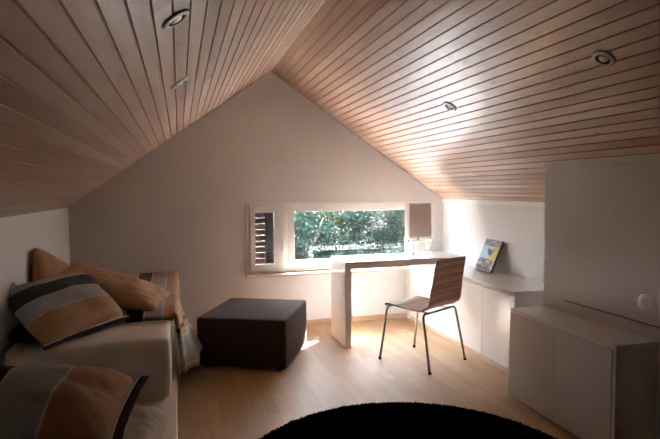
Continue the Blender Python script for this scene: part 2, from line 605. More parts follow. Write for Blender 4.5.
# ------------------------------------------------------------------ outdoors
bm = box(BM(), (-30, YB + WALLT + 0.02, -0.7), (40, 60, -0.6))
struct('ground', bm, M['grass'], 'green ground outside the window')
bm = box(BM(), (-12, YB + WALLT + 0.02, -0.6), (14, 7.7, -0.585))  # added unseen pale strip, bounces sunlight up to the ceiling
struct('bounce_strip', bm, M['ground'], 'pale gravel strip added out of view along the house, bouncing light indoors')


def shrub(x, y, r, h, mat, label, n, leaf, seed):
    rnd = random.Random(seed)
    root = thing('shrub', (x, y, -0.6), rnd.uniform(0, 6), label, 'shrub', 'shrubs outside the window')
    bm = BM()
    for k in range(n):
        # leaf clusters over a lumpy crown
        u, a = rnd.random(), rnd.uniform(0, 2 * PI)
        ph = math.acos(rnd.uniform(-0.95, 1))
        d = Vector((math.sin(ph) * math.cos(a), math.sin(ph) * math.sin(a), math.cos(ph)))
        lump = 0.80 + 0.38 * noise.noise(d * 2.1 + Vector((seed, 0, 0)))
        rad = lump * (0.62 + 0.42 * u ** 0.5)
        p = Vector((d.x * r * rad, d.y * r * rad, h * 0.5 + d.z * h * 0.5 * rad))
        s = leaf * rnd.uniform(0.6, 1.3)
        q = Vector((rnd.gauss(0, 1), rnd.gauss(0, 1), rnd.gauss(0, 1))).normalized()
        w = q.cross(Vector((rnd.gauss(0, 1), rnd.gauss(0, 1), rnd.gauss(0, 1)))).normalized()
        v = [bm.verts.new(p - q * s), bm.verts.new(p + w * s * 0.45), bm.verts.new(p + q * s), bm.verts.new(p - w * s * 0.45)]
        bm.faces.new(v)
    obj('foliage', bm, mat, root, recalc=False)
    bm = BM()
    for k in range(6):
        a = k * PI / 3 + rnd.random()
        e = Vector((math.cos(a) * r * 0.55, math.sin(a) * r * 0.55, h * rnd.uniform(0.55, 0.8)))
        tube(bm, [(0.03 * math.cos(a), 0.03 * math.sin(a), -0.02), e * 0.4 + Vector((0, 0, h * 0.1)), e], [0.035, 0.024, 0.008], 6)
    obj('stem', bm, M['bark'], root, smooth=True)
    return root


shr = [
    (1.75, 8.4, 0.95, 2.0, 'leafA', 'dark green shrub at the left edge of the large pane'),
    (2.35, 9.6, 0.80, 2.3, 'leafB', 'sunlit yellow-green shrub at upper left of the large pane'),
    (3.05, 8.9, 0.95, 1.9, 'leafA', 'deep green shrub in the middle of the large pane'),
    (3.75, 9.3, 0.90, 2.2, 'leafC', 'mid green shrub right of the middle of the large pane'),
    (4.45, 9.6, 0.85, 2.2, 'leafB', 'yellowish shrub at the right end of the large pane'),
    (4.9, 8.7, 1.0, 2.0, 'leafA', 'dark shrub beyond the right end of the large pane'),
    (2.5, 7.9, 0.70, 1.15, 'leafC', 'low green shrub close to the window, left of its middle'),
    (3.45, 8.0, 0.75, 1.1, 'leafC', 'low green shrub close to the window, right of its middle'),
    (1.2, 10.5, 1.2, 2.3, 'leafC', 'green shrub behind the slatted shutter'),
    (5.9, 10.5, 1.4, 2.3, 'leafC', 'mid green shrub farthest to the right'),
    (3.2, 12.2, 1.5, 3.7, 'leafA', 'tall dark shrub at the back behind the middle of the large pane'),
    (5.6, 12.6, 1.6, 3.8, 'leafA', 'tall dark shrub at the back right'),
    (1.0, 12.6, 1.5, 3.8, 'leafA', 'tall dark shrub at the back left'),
    (8.2, 10.6, 1.7, 3.6, 'leafA', 'tall dark shrub added out of view far to the right, cutting sky light'),  # this and the next: added out of view to dim the left wall
    (10.8, 9.4, 1.6, 3.6, 'leafC', 'tall green shrub added out of view farthest to the right, cutting sky light'),
    (-0.35, 6.75, 0.75, 1.9, 'leafC', 'green shrub added out of view left of the window, blocking low light'),  # this and the next two: added unseen to shade the right knee wall
    (0.0, 6.15, 0.50, 2.1, 'leafA', 'dark shrub added out of view just left of the window, blocking low light'),
    (-2.2, 6.9, 0.85, 2.0, 'leafA', 'dark shrub added out of view far left of the window, blocking low light'),
    (-1.8, 11.0, 1.7, 3.6, 'leafC', 'tall green shrub added out of view to the left, cutting sky light'),  # last two: unseen, added to hold back sky light from the left
    (-4.6, 9.8, 1.7, 3.6, 'leafA', 'tall dark shrub added out of view farthest to the left, cutting sky light'),
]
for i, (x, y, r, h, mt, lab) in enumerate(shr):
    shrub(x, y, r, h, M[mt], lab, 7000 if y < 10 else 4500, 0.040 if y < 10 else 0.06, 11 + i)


# ------------------------------------------------------------------ desk
DZ, DT = 0.742, 0.054
dx0, dx1, dy0, dy1 = 1.345, 2.490, 4.262, 4.700
desk = thing('desk', (dx0, dy0, 0), 0, 'glossy white waterfall desk with slab side standing before the window', 'desk')
off = Vector((dx0, dy0, 0))
W, Dp = dx1 - dx0, dy1 - dy0
obj('desktop', box(BM(), (0, 0, DZ - DT), (W, Dp, DZ), 0.002), M['white'], desk)
obj('side_panel', box(BM(), (0, 0, 0), (DT, Dp, DZ - DT), 0.002), M['white'], desk)
obj('support_block', box(BM(), (W - 0.09, 0.12, 0.627), (W - 0.03, Dp - 0.1, DZ - DT), 0.002), M['white'], desk)

# ------------------------------------------------------------------ desk lamp
lx, ly = 2.192, 4.620
lamp = thing('table_lamp', (lx, ly, DZ), 0, 'table lamp with greige box shade on clear base, on the desk', 'lamp')
bm = BM()
hw, hd = 0.112, 0.055
box(bm, (-hw, -hd, 0.008), (-hw + 0.010, hd, 0.122), 0.001)
box(bm, (hw - 0.010, -hd, 0.008), (hw, hd, 0.122), 0.001)
box(bm, (-hw, -hd, 0.122), (hw, hd, 0.132), 0.001)
obj('base', bm, M['acrylic'], lamp)
for s in (-1, 1):
    obj('foot', box(BM(), (s * 0.085 - 0.027, -hd, 0.0), (s * 0.085 + 0.027, hd, 0.008), 0.001), M['chrome'], lamp)
obj('stem', tube(BM(), [(0, 0, 0.132), (0, 0, 0.20)], 0.010, 12), M['chrome'], lamp, smooth=True)
bm = BM()
sz0, sz1 = 0.162, 0.482
t = 0.004
box(bm, (-hw, -hd - 0.005, sz0), (hw, -hd - 0.005 + t, sz1))
box(bm, (-hw, hd + 0.005 - t, sz0), (hw, hd + 0.005, sz1))
box(bm, (-hw, -hd - 0.005, sz0), (-hw + t, hd + 0.005, sz1))
box(bm, (hw - t, -hd - 0.005, sz0), (hw, hd + 0.005, sz1))
shd = obj('lamp_shade', bm, M['shade'], lamp)
obj('shade_carrier', box(BM(), (-hw + t, -0.006, 0.196), (hw - t, 0.006, 0.202)), M['chrome'], lamp)
bm = lathe(BM(), [(0, 0.0), (0.012, 0.0), (0.013, 0.03), (0.028, 0.06), (0.028, 0.075), (0.015, 0.098), (0, 0.103)], 16)
bl = obj('bulb', bm, M['bulb'], lamp, smooth=True)
bl.location = (0, 0, 0.20)

# ------------------------------------------------------------------ chair
chair = thing('desk_chair', (1.836, 3.794, 0), math.radians(27.8), 'walnut veneer shell chair on thin steel legs facing the desk', 'chair')
# one-piece bent shell: profile (y, z) from front edge to backrest top
prof = []
for k in range(4):
    a = k / 3 * math.radians(65)
    prof.append((0.195 + 0.03 * math.cos(PI / 2 - a) - 0.0, 0.425 + 0.03 * math.sin(PI / 2 - a)))
prof = prof[::-1]
prof += [(0.12, 0.452), (0.04, 0.446), (-0.05, 0.443), (-0.11, 0.445)]
cy, cz, rr = -0.125, 0.530, 0.085
for k in range(1, 8):
    a = -PI / 2 - k / 8 * math.radians(82)
    prof.append((cy + rr * math.cos(a), cz + rr * math.sin(a)))
prof += [(-0.218, 0.58), (-0.228, 0.65), (-0.240, 0.72), (-0.254, 0.79), (-0.266, 0.838)]


def shell(bm, prof, lo, hi, th=0.011):
    n = 14
    rows = []
    N = len(prof)
    for i, (y, z) in enumerate(prof):
        if not lo <= i <= hi:
            continue
        a, b = prof[max(0, i - 1)], prof[min(N - 1, i + 1)]
        ty, tz = b[0] - a[0], b[1] - a[1]
        l = math.hypot(ty, tz)
        ny, nz = tz / l, -ty / l         # to the underside / rear
        if nz > 0 and i < 6:
            ny, nz = -ny, -nz
        fr = i / (N - 1)
        w = 0.198 + 0.010 * math.sin(fr * PI) - (0.008 if fr > 0.8 else 0)
        if i == N - 1 or i == 0:
            w -= 0.006
        up, dn = [], []
        for k in range(n + 1):
            u = -1 + 2 * k / n
            bow = 0.016 * (u * u) * (1 if fr > 0.6 else 0.4)        # slight dish across
            x = w * u
            # the dish lifts the rims towards the sitter
            yy, zz = y - ny * bow * (1 if fr > .5 else 0), z - nz * bow * (1 if fr <= .5 else 0.2)
            up.append(bm.verts.new((x, yy, zz)))
            dn.append(bm.verts.new((x, yy + ny * th, zz + nz * th)))
        rows.append((up, dn))
    for (u0, d0), (u1, d1) in zip(rows, rows[1:]):
        for k in range(n):
            bm.faces.new((u0[k], u0[k + 1], u1[k + 1], u1[k]))
            bm.faces.new((d0[k], d1[k], d1[k + 1], d0[k + 1]))
        bm.faces.new((u0[0], u1[0], d1[0], d0[0]))
        bm.faces.new((u0[n], d0[n], d1[n], u1[n]))
    for (u, d) in (rows[0], rows[-1]):
        for k in range(n):
            bm.faces.new((u[k], u[k + 1], d[k + 1], d[k]))
    return bm


mid = 10
obj('seat', shell(BM(), prof, 0, mid), M['walnutseat'], chair, smooth=False)
obj('backrest', shell(BM(), prof, mid, len(prof)), M['walnut'], chair, smooth=False)
for o in list(chair.children):
    for p in o.data.polygons:
        p.use_smooth = True
    o.data.set_sharp_from_angle(angle=math.radians(40))
R_ = 0.0095


def leg_pts(fx, fy, tx, ty, tz):
    # from the foot up to the bend and a little inwards under the seat
    p0 = Vector((fx, fy, 0.0))
    top_ = Vector((tx, ty, tz))
    pts = [p0, p0.lerp(top_, 0.5), p0.lerp(top_, 0.92)]
    inn = Vector((-1 if fx > 0 else 1, 0, 0))
    c = top_ + inn * 0.0
    a = p0.lerp(top_, 0.92)
    b = top_ + inn * 0.035
    for k in range(1, 6):
        t_ = k / 6
        pts.append(a * (1 - t_) ** 2 + c * 2 * t_ * (1 - t_) + b * t_ ** 2)
    pts.append(b)
    return pts


for (fx, fy, tx, ty, tz) in ((-0.225, 0.247, -0.205, 0.185, 0.432), (0.225, 0.247, 0.205, 0.185, 0.432),
                             (-0.237, -0.247, -0.212, -0.165, 0.424), (0.237, -0.247, 0.212, -0.165, 0.424)):
    lg = obj('leg', tube(BM(), leg_pts(fx, fy, tx, ty, tz), R_, 12), M['chrome'], chair, smooth=True)
    g = lathe(BM(), [(0, 0), (0.011, 0), (0.0125, 0.004), (0.0125, 0.018), (0, 0.018)], 14)
    gg = obj('glide', g, M['darkplastic'], lg, smooth=False)
    gg.location = (fx, fy, 0)
for y, z, x in ((0.185, 0.432, 0.17), (-0.165, 0.424, 0.177)):
    obj('seat_rail', tube(BM(), [(-x, y, z), (0, y, z), (x, y, z)], R_, 12), M['chrome'], chair, smooth=True)
for s in (-1, 1):
    obj('side_rail', tube(BM(), [(s * 0.13, 0.185, 0.430), (s * 0.13, 0, 0.424), (s * 0.13, -0.165, 0.424)], 0.007, 10), M['chrome'], chair, smooth=True)

# ------------------------------------------------------------------ ottoman
ot = thing('ottoman', (0.580, 4.295, 0), math.radians(-25.5), 'square dark brown fabric ottoman on the floor by the bed', 'ottoman')
bm = BM()
ow, od, oz0, oz1 = 0.350, 0.375, 0.022, 0.395
box(bm, (-ow, -od, oz0), (ow, od, oz1), 0.022, 4)
bmesh.ops.subdivide_edges(bm, edges=[e for e in bm.edges if e.calc_length() > 0.2], cuts=9, use_grid_fill=True)
for v in bm.verts:
    if v.co.z > oz1 - 0.02:
        v.co.z += 0.014 * max(0, 1 - (v.co.x / ow) ** 2) * max(0, 1 - (v.co.y / od) ** 2)
    v.co += v.normal * 0.0025 * noise.noise(v.co * 9)
b0 = obj('body', bm, M['ottoman'], ot)
for p in b0.data.polygons:
    p.use_smooth = True
b0.data.set_sharp_from_angle(angle=math.radians(50))
bm = BM()
for s in (-1, 1):
    tube(bm, [(s * (ow - 0.004), -od + 0.03, oz1 - 0.008), (s * (ow - 0.004), od - 0.03, oz1 - 0.008)], 0.004, 6)
    tube(bm, [(-ow + 0.03, s * (od - 0.004), oz1 - 0.008), (ow - 0.03, s * (od - 0.004), oz1 - 0.008)], 0.004, 6)
obj('piping', bm, M['ottoman'], b0)
for sx in (-1, 1):
    for sy_ in (-1, 1):
        f = obj('foot', lathe(BM(), [(0, 0), (0.022, 0), (0.026, 0.026), (0, 0.026)], 14), M['darkplastic'], ot)
        f.location = (sx * (ow - 0.06), sy_ * (od - 0.06), 0)

# ------------------------------------------------------------------ rug
rug = thing('round_rug', (1.028, 2.146, 0), 0, 'round black shaggy rug on the floor in the foreground', 'rug')
RR = 0.897
obj('backing', lathe(BM(), [(0, 0), (RR - 0.02, 0), (RR - 0.01, 0.010), (0, 0.010)], 96), M['rug'], rug)
rnd = random.Random(3)
bm = BM()
for k in range(38000):
    a = rnd.uniform(0, 2 * PI)
    r = (RR - 0.005) * math.sqrt(rnd.random()) if k > 12000 else RR - 0.012 - 0.03 * rnd.random()
    p = Vector((r * math.cos(a), r * math.sin(a), 0.008))
    h = rnd.uniform(0.020, 0.029)
    tip = p + Vector((rnd.gauss(0, 0.006), rnd.gauss(0, 0.006), h))
    w = Vector((rnd.gauss(0, 1), rnd.gauss(0, 1), 0)).normalized() * 0.006
    bm.faces.new((bm.verts.new(p - w), bm.verts.new(p + w), bm.verts.new(tip + w * 0.6), bm.verts.new(tip - w * 0.6)))
pl_ = obj('pile', bm, M['rug'], rug, recalc=False)
pl_['kind'] = 'stuff'

# ------------------------------------------------------------------ low cabinets along the right knee wall
cfx, cz1 = 2.291, 0.600
WT0 = cz1
bounds = [3.232, 3.655, 4.095, 4.560, 5.020]
for ci in range(2):
    ya, yb = (bounds[2 * ci], bounds[2 * ci + 2])
    lab = ('low white cabinet under the worktop, nearer unit by the closet corner', 'low white cabinet under the worktop, farther unit by the window wall')[ci]
    cab = thing('low_cabinet', (cfx, ya, 0), 0, lab, 'cabinet', 'low cabinets along the knee wall')
    bm = BM()
    box(bm, (0.020, 0.001, 0.038), (XR - cfx - 0.002, yb - ya - 0.001, cz1 - 0.001), 0.001)
    obj('body', bm, M['white'], cab)
    obj('plinth', box(BM(), (0.008, 0.001, 0), (XR - cfx - 0.02, yb - ya - 0.001, 0.038)), M['trimwood'], cab)
    for d in range(2):
        a, b = bounds[2 * ci + d] - ya, bounds[2 * ci + d + 1] - ya
        obj('door', box(BM(), (0, a + 0.0025, 0.040), (0.019, b - 0.0025, cz1 - 0.012), 0.0015), M['door'], cab)
bm = box(BM(), (cfx, bounds[-1] + 0.002, 0), (XR - 0.002, YB - 0.016, cz1 - 0.002), 0.001)
fl_ = obj('filler_panel', bm, M['white'])
tag(fl_, 'narrow white filler panel between cabinets and window wall', 'panel')
wt = obj('worktop', box(BM(), (cfx - 0.012, bounds[0] - 0.012, WT0), (XR - 0.002, YB - 0.002, 0.626), 0.002), M['white'])
tag(wt, 'long white worktop over the low cabinets, under the magazine', 'worktop')

# ------------------------------------------------------------------ thick magazine leaning on the wall
bw, bh, bt = 0.270, 0.292, 0.026
book = thing('magazine', (2.568, 4.130, 0.6265), 0, 'colourful thick magazine leaning against the wall on the worktop', 'magazine')
lean = math.atan2(0.118, 0.270)
# local frame: u along the cover (towards the camera, +u = right edge), w up the cover, n out of the cover
eu = Vector((0.0, -1, 0))
ew = Vector((math.sin(lean), 0, math.cos(lean)))
en = eu.cross(ew)            # points to -X
if en.x > 0:
    en = -en
turn = Matrix.Rotation(math.radians(-3), 3, 'Z')


def bpos(u, w, n):
    return turn @ (eu * (u - bw / 2) + ew * w + en * (n - bt)) + Vector((0.018, 0, 0.0065))


def bbox(bm, u0, w0, n0, u1, w1, n1, mat=0):
    c = [bm.verts.new(bpos(u, w, n)) for n in (n0, n1) for w in (w0, w1) for u in (u0, u1)]
    for q in ((0, 1, 3, 2), (4, 6, 7, 5), (0, 4, 5, 1), (2, 3, 7, 6), (0, 2, 6, 4), (1, 5, 7, 3)):
        f = bm.faces.new([c[i] for i in q])
        f.material_index = mat


def flat(bm, poly, n, mat=0, th=0.0006):
    lo = [bm.verts.new(bpos(u, w, n)) for u, w in poly]
    hi = [bm.verts.new(bpos(u, w, n + th)) for u, w in poly]
    fs = [bm.faces.new(hi), bm.faces.new(lo[::-1])]
    for i in range(len(poly)):
        j = (i + 1) % len(poly)
        fs.append(bm.faces.new((lo[i], lo[j], hi[j], hi[i])))
    for f in fs:
        f.material_index = mat


def ell(cx, cy, a, b, n=14, rot=0.0):
    return [(cx + a * math.cos(2 * PI * k / n) * math.cos(rot) - b * math.sin(2 * PI * k / n) * math.sin(rot),
             cy + a * math.cos(2 * PI * k / n) * math.sin(rot) + b * math.sin(2 * PI * k / n) * math.cos(rot)) for k in range(n)]


pc = lambda nm, c: plain(nm, c, 0.5, coat=0.0, spec=0.2)
mg = [pc('cover_slate', (0.10, 0.115, 0.145)), pc('cover_pale_blue', (0.40, 0.54, 0.66)), pc('cover_yellow', (0.62, 0.46, 0.12)),
      pc('cover_dark_blue', (0.05, 0.09, 0.16)), pc('cover_rust', (0.45, 0.19, 0.12)), pc('cover_grey', (0.17, 0.18, 0.19)),
      pc('cover_white', (0.62, 0.62, 0.61)), pc('cover_pink', (0.70, 0.36, 0.33)), pc('spine_black', (0.018, 0.018, 0.02)), pc('page_paper', (0.72, 0.69, 0.62)), pc('cover_green', (0.22, 0.27, 0.14))]
bm = BM()
bbox(bm, 0.003, 0.003, 0.002, bw - 0.004, bh - 0.003, bt - 0.002, 9)
obj('pages', bm, mg, book)
bm = BM()
bbox(bm, 0, 0, bt - 0.002, bw, bh, bt, 6)
bbox(bm, 0, 0, 0, bw, bh, 0.002, 6)
n0 = bt
flat(bm, [(0, 0.235), (bw, 0.235), (bw, bh), (0, bh)], n0, 0)                                   # title band
flat(bm, [(0, 0.10), (0.145, 0.10), (0.165, 0.235), (0, 0.235)], n0, 1)                        # pale sky
flat(bm, [(0.145, 0.10), (0.245, 0.06), (bw, 0.06), (bw, 0.235), (0.165, 0.235)], n0, 2)       # yellow field
flat(bm, [(0.02, 0.012), (0.245, 0.012), (0.245, 0.105), (0.02, 0.115)], n0, 5)
flat(bm, [(0, 0.025), (0.02, 0.025), (0.02, 0.1), (0, 0.1)], n0, 10)
flat(bm, ell(0.150, 0.172, 0.040, 0.027, rot=-0.5), n0 + 0.0007, 3)
flat(bm, ell(0.115, 0.192, 0.018, 0.016), n0 + 0.0007, 3)
flat(bm, [(0.16, 0.185), (0.215, 0.205), (0.208, 0.190), (0.168, 0.168)], n0 + 0.0008, 3)
rn = random.Random(5)
for k in range(34):
    flat(bm, ell(rn.uniform(0.03, 0.24), rn.uniform(0.022, 0.105), rn.uniform(0.008, 0.02), rn.uniform(0.007, 0.016), 9, rn.uniform(0, 3)),
         n0 + 0.0008 + 0.00005 * k, rn.choice([4, 7, 3, 10, 5, 4, 2, 3, 5]))
obj('cover', bm, mg, book)
bm = BM()
bbox(bm, bw - 0.0035, 0, 0.002, bw + 0.0015, bh, bt - 0.002, 8)
spn = obj('spine', bm, mg, book)
# spine marks
bm = BM()
rn = random.Random(2)
for k in range(13):
    w = 0.022 + k * 0.021
    bbox(bm, bw + 0.0015, w, 0.007, bw + 0.0022, w + rn.uniform(0.006, 0.014), 0.007 + rn.uniform(0.006, 0.010), 6)
obj('spine_print', bm, mg, spn)
# masthead letters
cu = bpy.data.curves.new('title', 'FONT')
cu.body = 'CUMBLE'
cu.size = 0.068
cu.extrude = 0.0004
cu.align_x = 'CENTER'
to = bpy.data.objects.new('title_text', cu)
C.objects.link(to)
bpy.context.view_layer.update()
tm = bpy.data.meshes.new_from_object(to.evaluated_get(bpy.context.evaluated_depsgraph_get()))
bpy.data.objects.remove(to)
xs = [v.co.x for v in tm.vertices]
kx = 0.245 / (max(xs) - min(xs))
for v in tm.vertices:
    v.co = bpos(bw / 2 + v.co.x * kx, 0.243 + v.co.y * 0.98, n0 + 0.0010 + v.co.z)
tm.materials.clear()
tm.materials.append(mg[6])
tt = bpy.data.objects.new('title', tm)
C.objects.link(tt)
tt.parent = book

# ------------------------------------------------------------------ dresser in front of the closet wall
fx0, fya, fyb, ftop = 2.039, 2.064, 2.930, 0.590
dr = thing('dresser', (fx0, fya, 0), 0, 'low white dresser with two grey doors against the closet wall', 'dresser')
dl, dd = fyb - fya, PX - fx0 - 0.002
bm = BM()
box(bm, (0.003, 0, ftop - 0.026), (dd, dl, ftop), 0.002)                 # top
obj('top', bm, M['dressertop'], dr)
for a in (0, dl - 0.022):
    obj('side_panel', box(BM(), (0.003 if a == 0 else 0.016, a, 0.0), (dd, a + 0.022, ftop - 0.026), 0.002), M['dressertop'], dr)
obj('back_panel', box(BM(), (dd - 0.012, 0.022, 0.03), (dd, dl - 0.022, ftop - 0.026)), M['dressertop'], dr)
obj('bottom_panel', box(BM(), (0.020, 0.022, 0.05), (dd - 0.012, dl - 0.022, 0.07)), M['dressertop'], dr)
obj('plinth', box(BM(), (0.055, 0.022, 0.0), (0.075, dl - 0.022, 0.05)), M['dressertop'], dr)
hm = dl / 2
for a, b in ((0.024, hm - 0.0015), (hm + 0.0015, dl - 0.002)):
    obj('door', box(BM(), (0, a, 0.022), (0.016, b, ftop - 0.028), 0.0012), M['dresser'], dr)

# panelled upper part of the closet wall and its round vent
bm = box(BM(), (PX - 0.018, YF + 0.02, 0.668), (PX, 2.720, zr(PX) - 0.03))
struct('trim_5', bm, M['wall'], 'flush white wall panel above the dresser')
bm = box(BM(), (PX - 0.020, YF + 0.02, 0.661), (PX, 2.720, 0.668))  # dark strip painted in for the shadow gap under the panel
struct('trim_6', bm, M['gap_shade'], 'painted shadow line along the lower edge of the wall panel')  # not a real trim, stands in for the shadow gap
vt = thing('wall_vent', (PX - 0.018, 2.135, 0.772), 0, 'round white vent disc on the closet wall above the dresser', 'vent')
rot = Matrix.Rotation(-PI / 2, 4, 'Y')


def turned(bm):
    bmesh.ops.transform(bm, matrix=rot, verts=bm.verts[:])
    return bm


obj('vent_rim', turned(lathe(BM(), [(0.050, 0), (0.064, 0), (0.065, 0.003), (0.060, 0.006), (0.052, 0.005), (0.050, 0)], 40)), M['whitematt'], vt, smooth=True)
obj('vent_disc', turned(lathe(BM(), [(0, 0.002), (0.049, 0.001), (0.049, 0.004), (0.044, 0.007), (0.02, 0.009), (0, 0.0095)], 40)), M['whitematt'], vt, smooth=True)


# ------------------------------------------------------------------ ceiling spotlights
def spotlight(x, y, side, label):
    if side == 'L':
        e = Vector((XA - XL, 0, HA - HL)).normalized()
        z = zl(x)
    else:
        e = Vector((XA - XR, 0, HA - HR)).normalized()
        z = zr(x)
    yv = Vector((0, 1, 0))
    down = e.cross(yv)
    if down.z > 0:
        down = -down
    m = Matrix((yv.cross(down), yv, down)).transposed().to_4x4()
    o = thing('ceiling_spotlight', (x, y, z), 0, label, 'spotlight', 'recessed ceiling spotlights')
    o.matrix_world = Matrix.Translation((x, y, z)) @ m
    ringb = lathe(BM(), [(0.030, 0.001), (0.047, 0.0), (0.049, 0.003), (0.046, 0.007), (0.036, 0.012), (0.031, 0.009), (0.030, 0.001)], 36)
    obj('ring', ringb, M['chrome'], o, smooth=True)
    obj('reflector', lathe(BM(), [(0.030, 0.008), (0.026, 0.003), (0.010, 0.001), (0, 0.001)], 32), M['darkplastic'], o, smooth=True)
    obj('bulb', lathe(BM(), [(0.021, 0.003), (0.022, 0.006), (0.016, 0.011), (0, 0.014)], 20), M['bulb'], o, smooth=True)
    return o


spotlight(0.000, 1.687, 'L', 'round steel spotlight on left ceiling slope, nearer of the two')
spotlight(0.012, 2.722, 'L', 'round steel spotlight on left ceiling slope, nearer the window wall')
spotlight(1.744, 3.190, 'R', 'round steel spotlight on right ceiling slope, nearer the window wall')
spotlight(1.742, 1.864, 'R', 'round steel spotlight on right ceiling slope, nearer the camera')


# ------------------------------------------------------------------ beds
def soft_box(lo, hi, bev, amp, seed, cuts=10):
    bm = BM()
    box(bm, lo, hi, bev, 4)
    bmesh.ops.subdivide_edges(bm, edges=[e for e in bm.edges if e.calc_length() > 0.15], cuts=cuts, use_grid_fill=True)
    bm.normal_update()
    for v in bm.verts:
        v.co += v.normal * amp * noise.noise(v.co * 4 + Vector((seed, 0, 0)))
    return bm


BX0, BX1 = XL + 0.012, -0.072
bedA = thing('bed', (BX0, 3.18, 0), 0, 'single bed with cream cover reaching the back wall, striped duvet on it', 'bed', 'single beds along the left wall')
bl_, bwid = YB - 0.02 - 3.18, BX1 - BX0
obj('mattress', soft_box((0, 0, 0.150), (bwid, bl_, 0.500), 0.035, 0.004, 1), M['cream'], bedA, smooth=True)
obj('base', box(BM(), (0, -0.80, 0.0), (bwid + 0.034, bl_, 0.138), 0.006), M['bedbase'], bedA)
bm = BM()      # tucked corner of the cover
prism(bm, [(bwid - 0.40, 0.152), (bwid - 0.03, 0.152), (bwid - 0.03, 0.465)], 1, -0.006, 0.006)
obj('cover_fold', bm, M['cream'], bedA)

bedB = thing('bed', (BX0, 0.22, 0), 0, 'single bed with cream cover in the left foreground, under the nearest striped pillow', 'bed', 'single beds along the left wall')
lenB = 2.150 - 0.22
obj('mattress', soft_box((0, 0, 0.150), (bwid, lenB, 0.500), 0.060, 0.006, 5), M['cream'], bedB, smooth=True)
obj('base', box(BM(), (0, 0, 0.0), (bwid + 0.010, lenB - 0.03, 0.146), 0.006), M['bedbase'], bedB)


# ------------------------------------------------------------------ pillows
def pillow(name, w, h, T, frame, mat, label, flange=None, flange_w=0.03, seed=0, deform=None, pinch=0.05, wall=True, cat='pillow', group='pillows on the beds', gather=0.006):
    """w along ex, h along ey, thickness along ez; frame = (origin, ex, ey); UV.u runs 0..1 along ey"""
    o0, ex, ey = [Vector(v) for v in frame]
    ex.normalize()
    ey = (ey - ex * ey.dot(ex)).normalized()
    ez = ex.cross(ey)
    n = 40

    def place(x, y, z):
        p = Vector((x, y, z))
        if deform:
            p = deform(p)
        q = ex * p.x + ey * p.y + ez * p.z + o0
        lim = XL + 0.006 + 0.03 * 0.5 * (1 - math.tanh((p.z) / 0.06))
        if wall and q.x < lim:
            q = Vector((lim + 0.0 * q.x, q.y, q.z + 0.8 * (lim - q.x)))
        return q - o0
    bm = BM()
    uvl = bm.loops.layers.uv.new('UVMap')
    grid = {}
    for sgn in (1, -1):
        for i in range(n + 1):
            for j in range(n + 1):
                u, v = -1 + 2 * i / n, -1 + 2 * j / n
                edge = i in (0, n) or j in (0, n)
                if edge and (i, j, 1) in grid and sgn == -1:
                    grid[i, j, -1] = grid[i, j, 1]
                    continue
                k = max(0.0, (1 - abs(u) ** 3.2) * (1 - abs(v) ** 3.2)) ** 0.62
                x = u * w / 2 * (1 - pinch * (1 - v * v) * abs(u) ** 3 - pinch * .0)
                y = v * h / 2 * (1 - pinch * (1 - u * u) * abs(v) ** 3)
                cr_ = 1 - 0.085 * (u * v) ** 6
                x, y = x * cr_, y * cr_
                q = Vector((x * 7, y * 7, seed * 3.1 + sgn))
                rad = (abs(u) ** 6 + abs(v) ** 6) * 0.5
                wr = gather * noise.noise(Vector((x * 30, y * 30, seed))) * min(1, 0.25 + rad * 2.0) + 0.014 * noise.noise(q) + 0.5 * gather * abs(noise.noise(Vector((x * 9 + y * 5, y * 16 - x * 6, seed + 5))))
                z = sgn * (T / 2 * k + (wr if not edge else 0) * (0.4 + k))
                grid[i, j, sgn] = bm.verts.new(place(x, y, z)), (x / w + .5, y / h + .5)
        for i in range(n):
            for j in range(n):
                q = [grid[i, j, sgn], grid[i + 1, j, sgn], grid[i + 1, j + 1, sgn], grid[i, j + 1, sgn]]
                if sgn < 0:
                    q = q[::-1]
                f = bm.faces.new([a for a, _ in q])
                for lp, (_, (a, b)) in zip(f.loops, q):
                    lp[uvl].uv = (b, a)
    o = obj(name, bm, mat, smooth=True)
    o.location = o0
    tag(o, label, cat, group)
    if flange:
        # flat flange along the open end of the case
        bm = BM()
        loop = [(-1 + 2 * i / n, -1) for i in range(n + 1)]
        rows = []
        for (u, v) in loop:
            x = u * w / 2 * (1 - pinch * (1 - v * v) * abs(u) ** 3)
            y = v * h / 2 * (1 - pinch * (1 - u * u) * abs(v) ** 3)
            dx, dy = u ** 7 * 0.15, -1
            wv = 0.008 * noise.noise(Vector((x * 16, y * 16, seed + 9)))
            rows.append([bm.verts.new(place(x - dx * 0.006, y - dy * 0.006, 0.004)), bm.verts.new(place(x + dx * flange_w, y + dy * flange_w, 0.003 + wv)),
                         bm.verts.new(place(x + dx * flange_w, y + dy * flange_w, -0.003 + wv)), bm.verts.new(place(x - dx * 0.006, y - dy * 0.006, -0.004))])
        N = len(rows)
        bm.faces.new(rows[0])
        bm.faces.new(rows[-1][::-1])
        for i in range(N - 1):
            a, b = rows[i], rows[i + 1]
            for k in range(4):
                bm.faces.new((a[k], b[k], b[(k + 1) % 4], a[(k + 1) % 4]))
        fl = obj('flange', bm, flange, o, smooth=True)
        bm = BM()
        pts = []
        for (u, v) in loop:
            x = u * w / 2 * (1 - pinch * (1 - v * v) * abs(u) ** 3)
            y = v * h / 2 * (1 - pinch * (1 - u * u) * abs(v) ** 3)
            pts.append(place(x, y, 0.0045))
        tube(bm, pts, 0.0045, 6)
        obj('piping', bm, M['flangecream'], o, smooth=True)
    return o


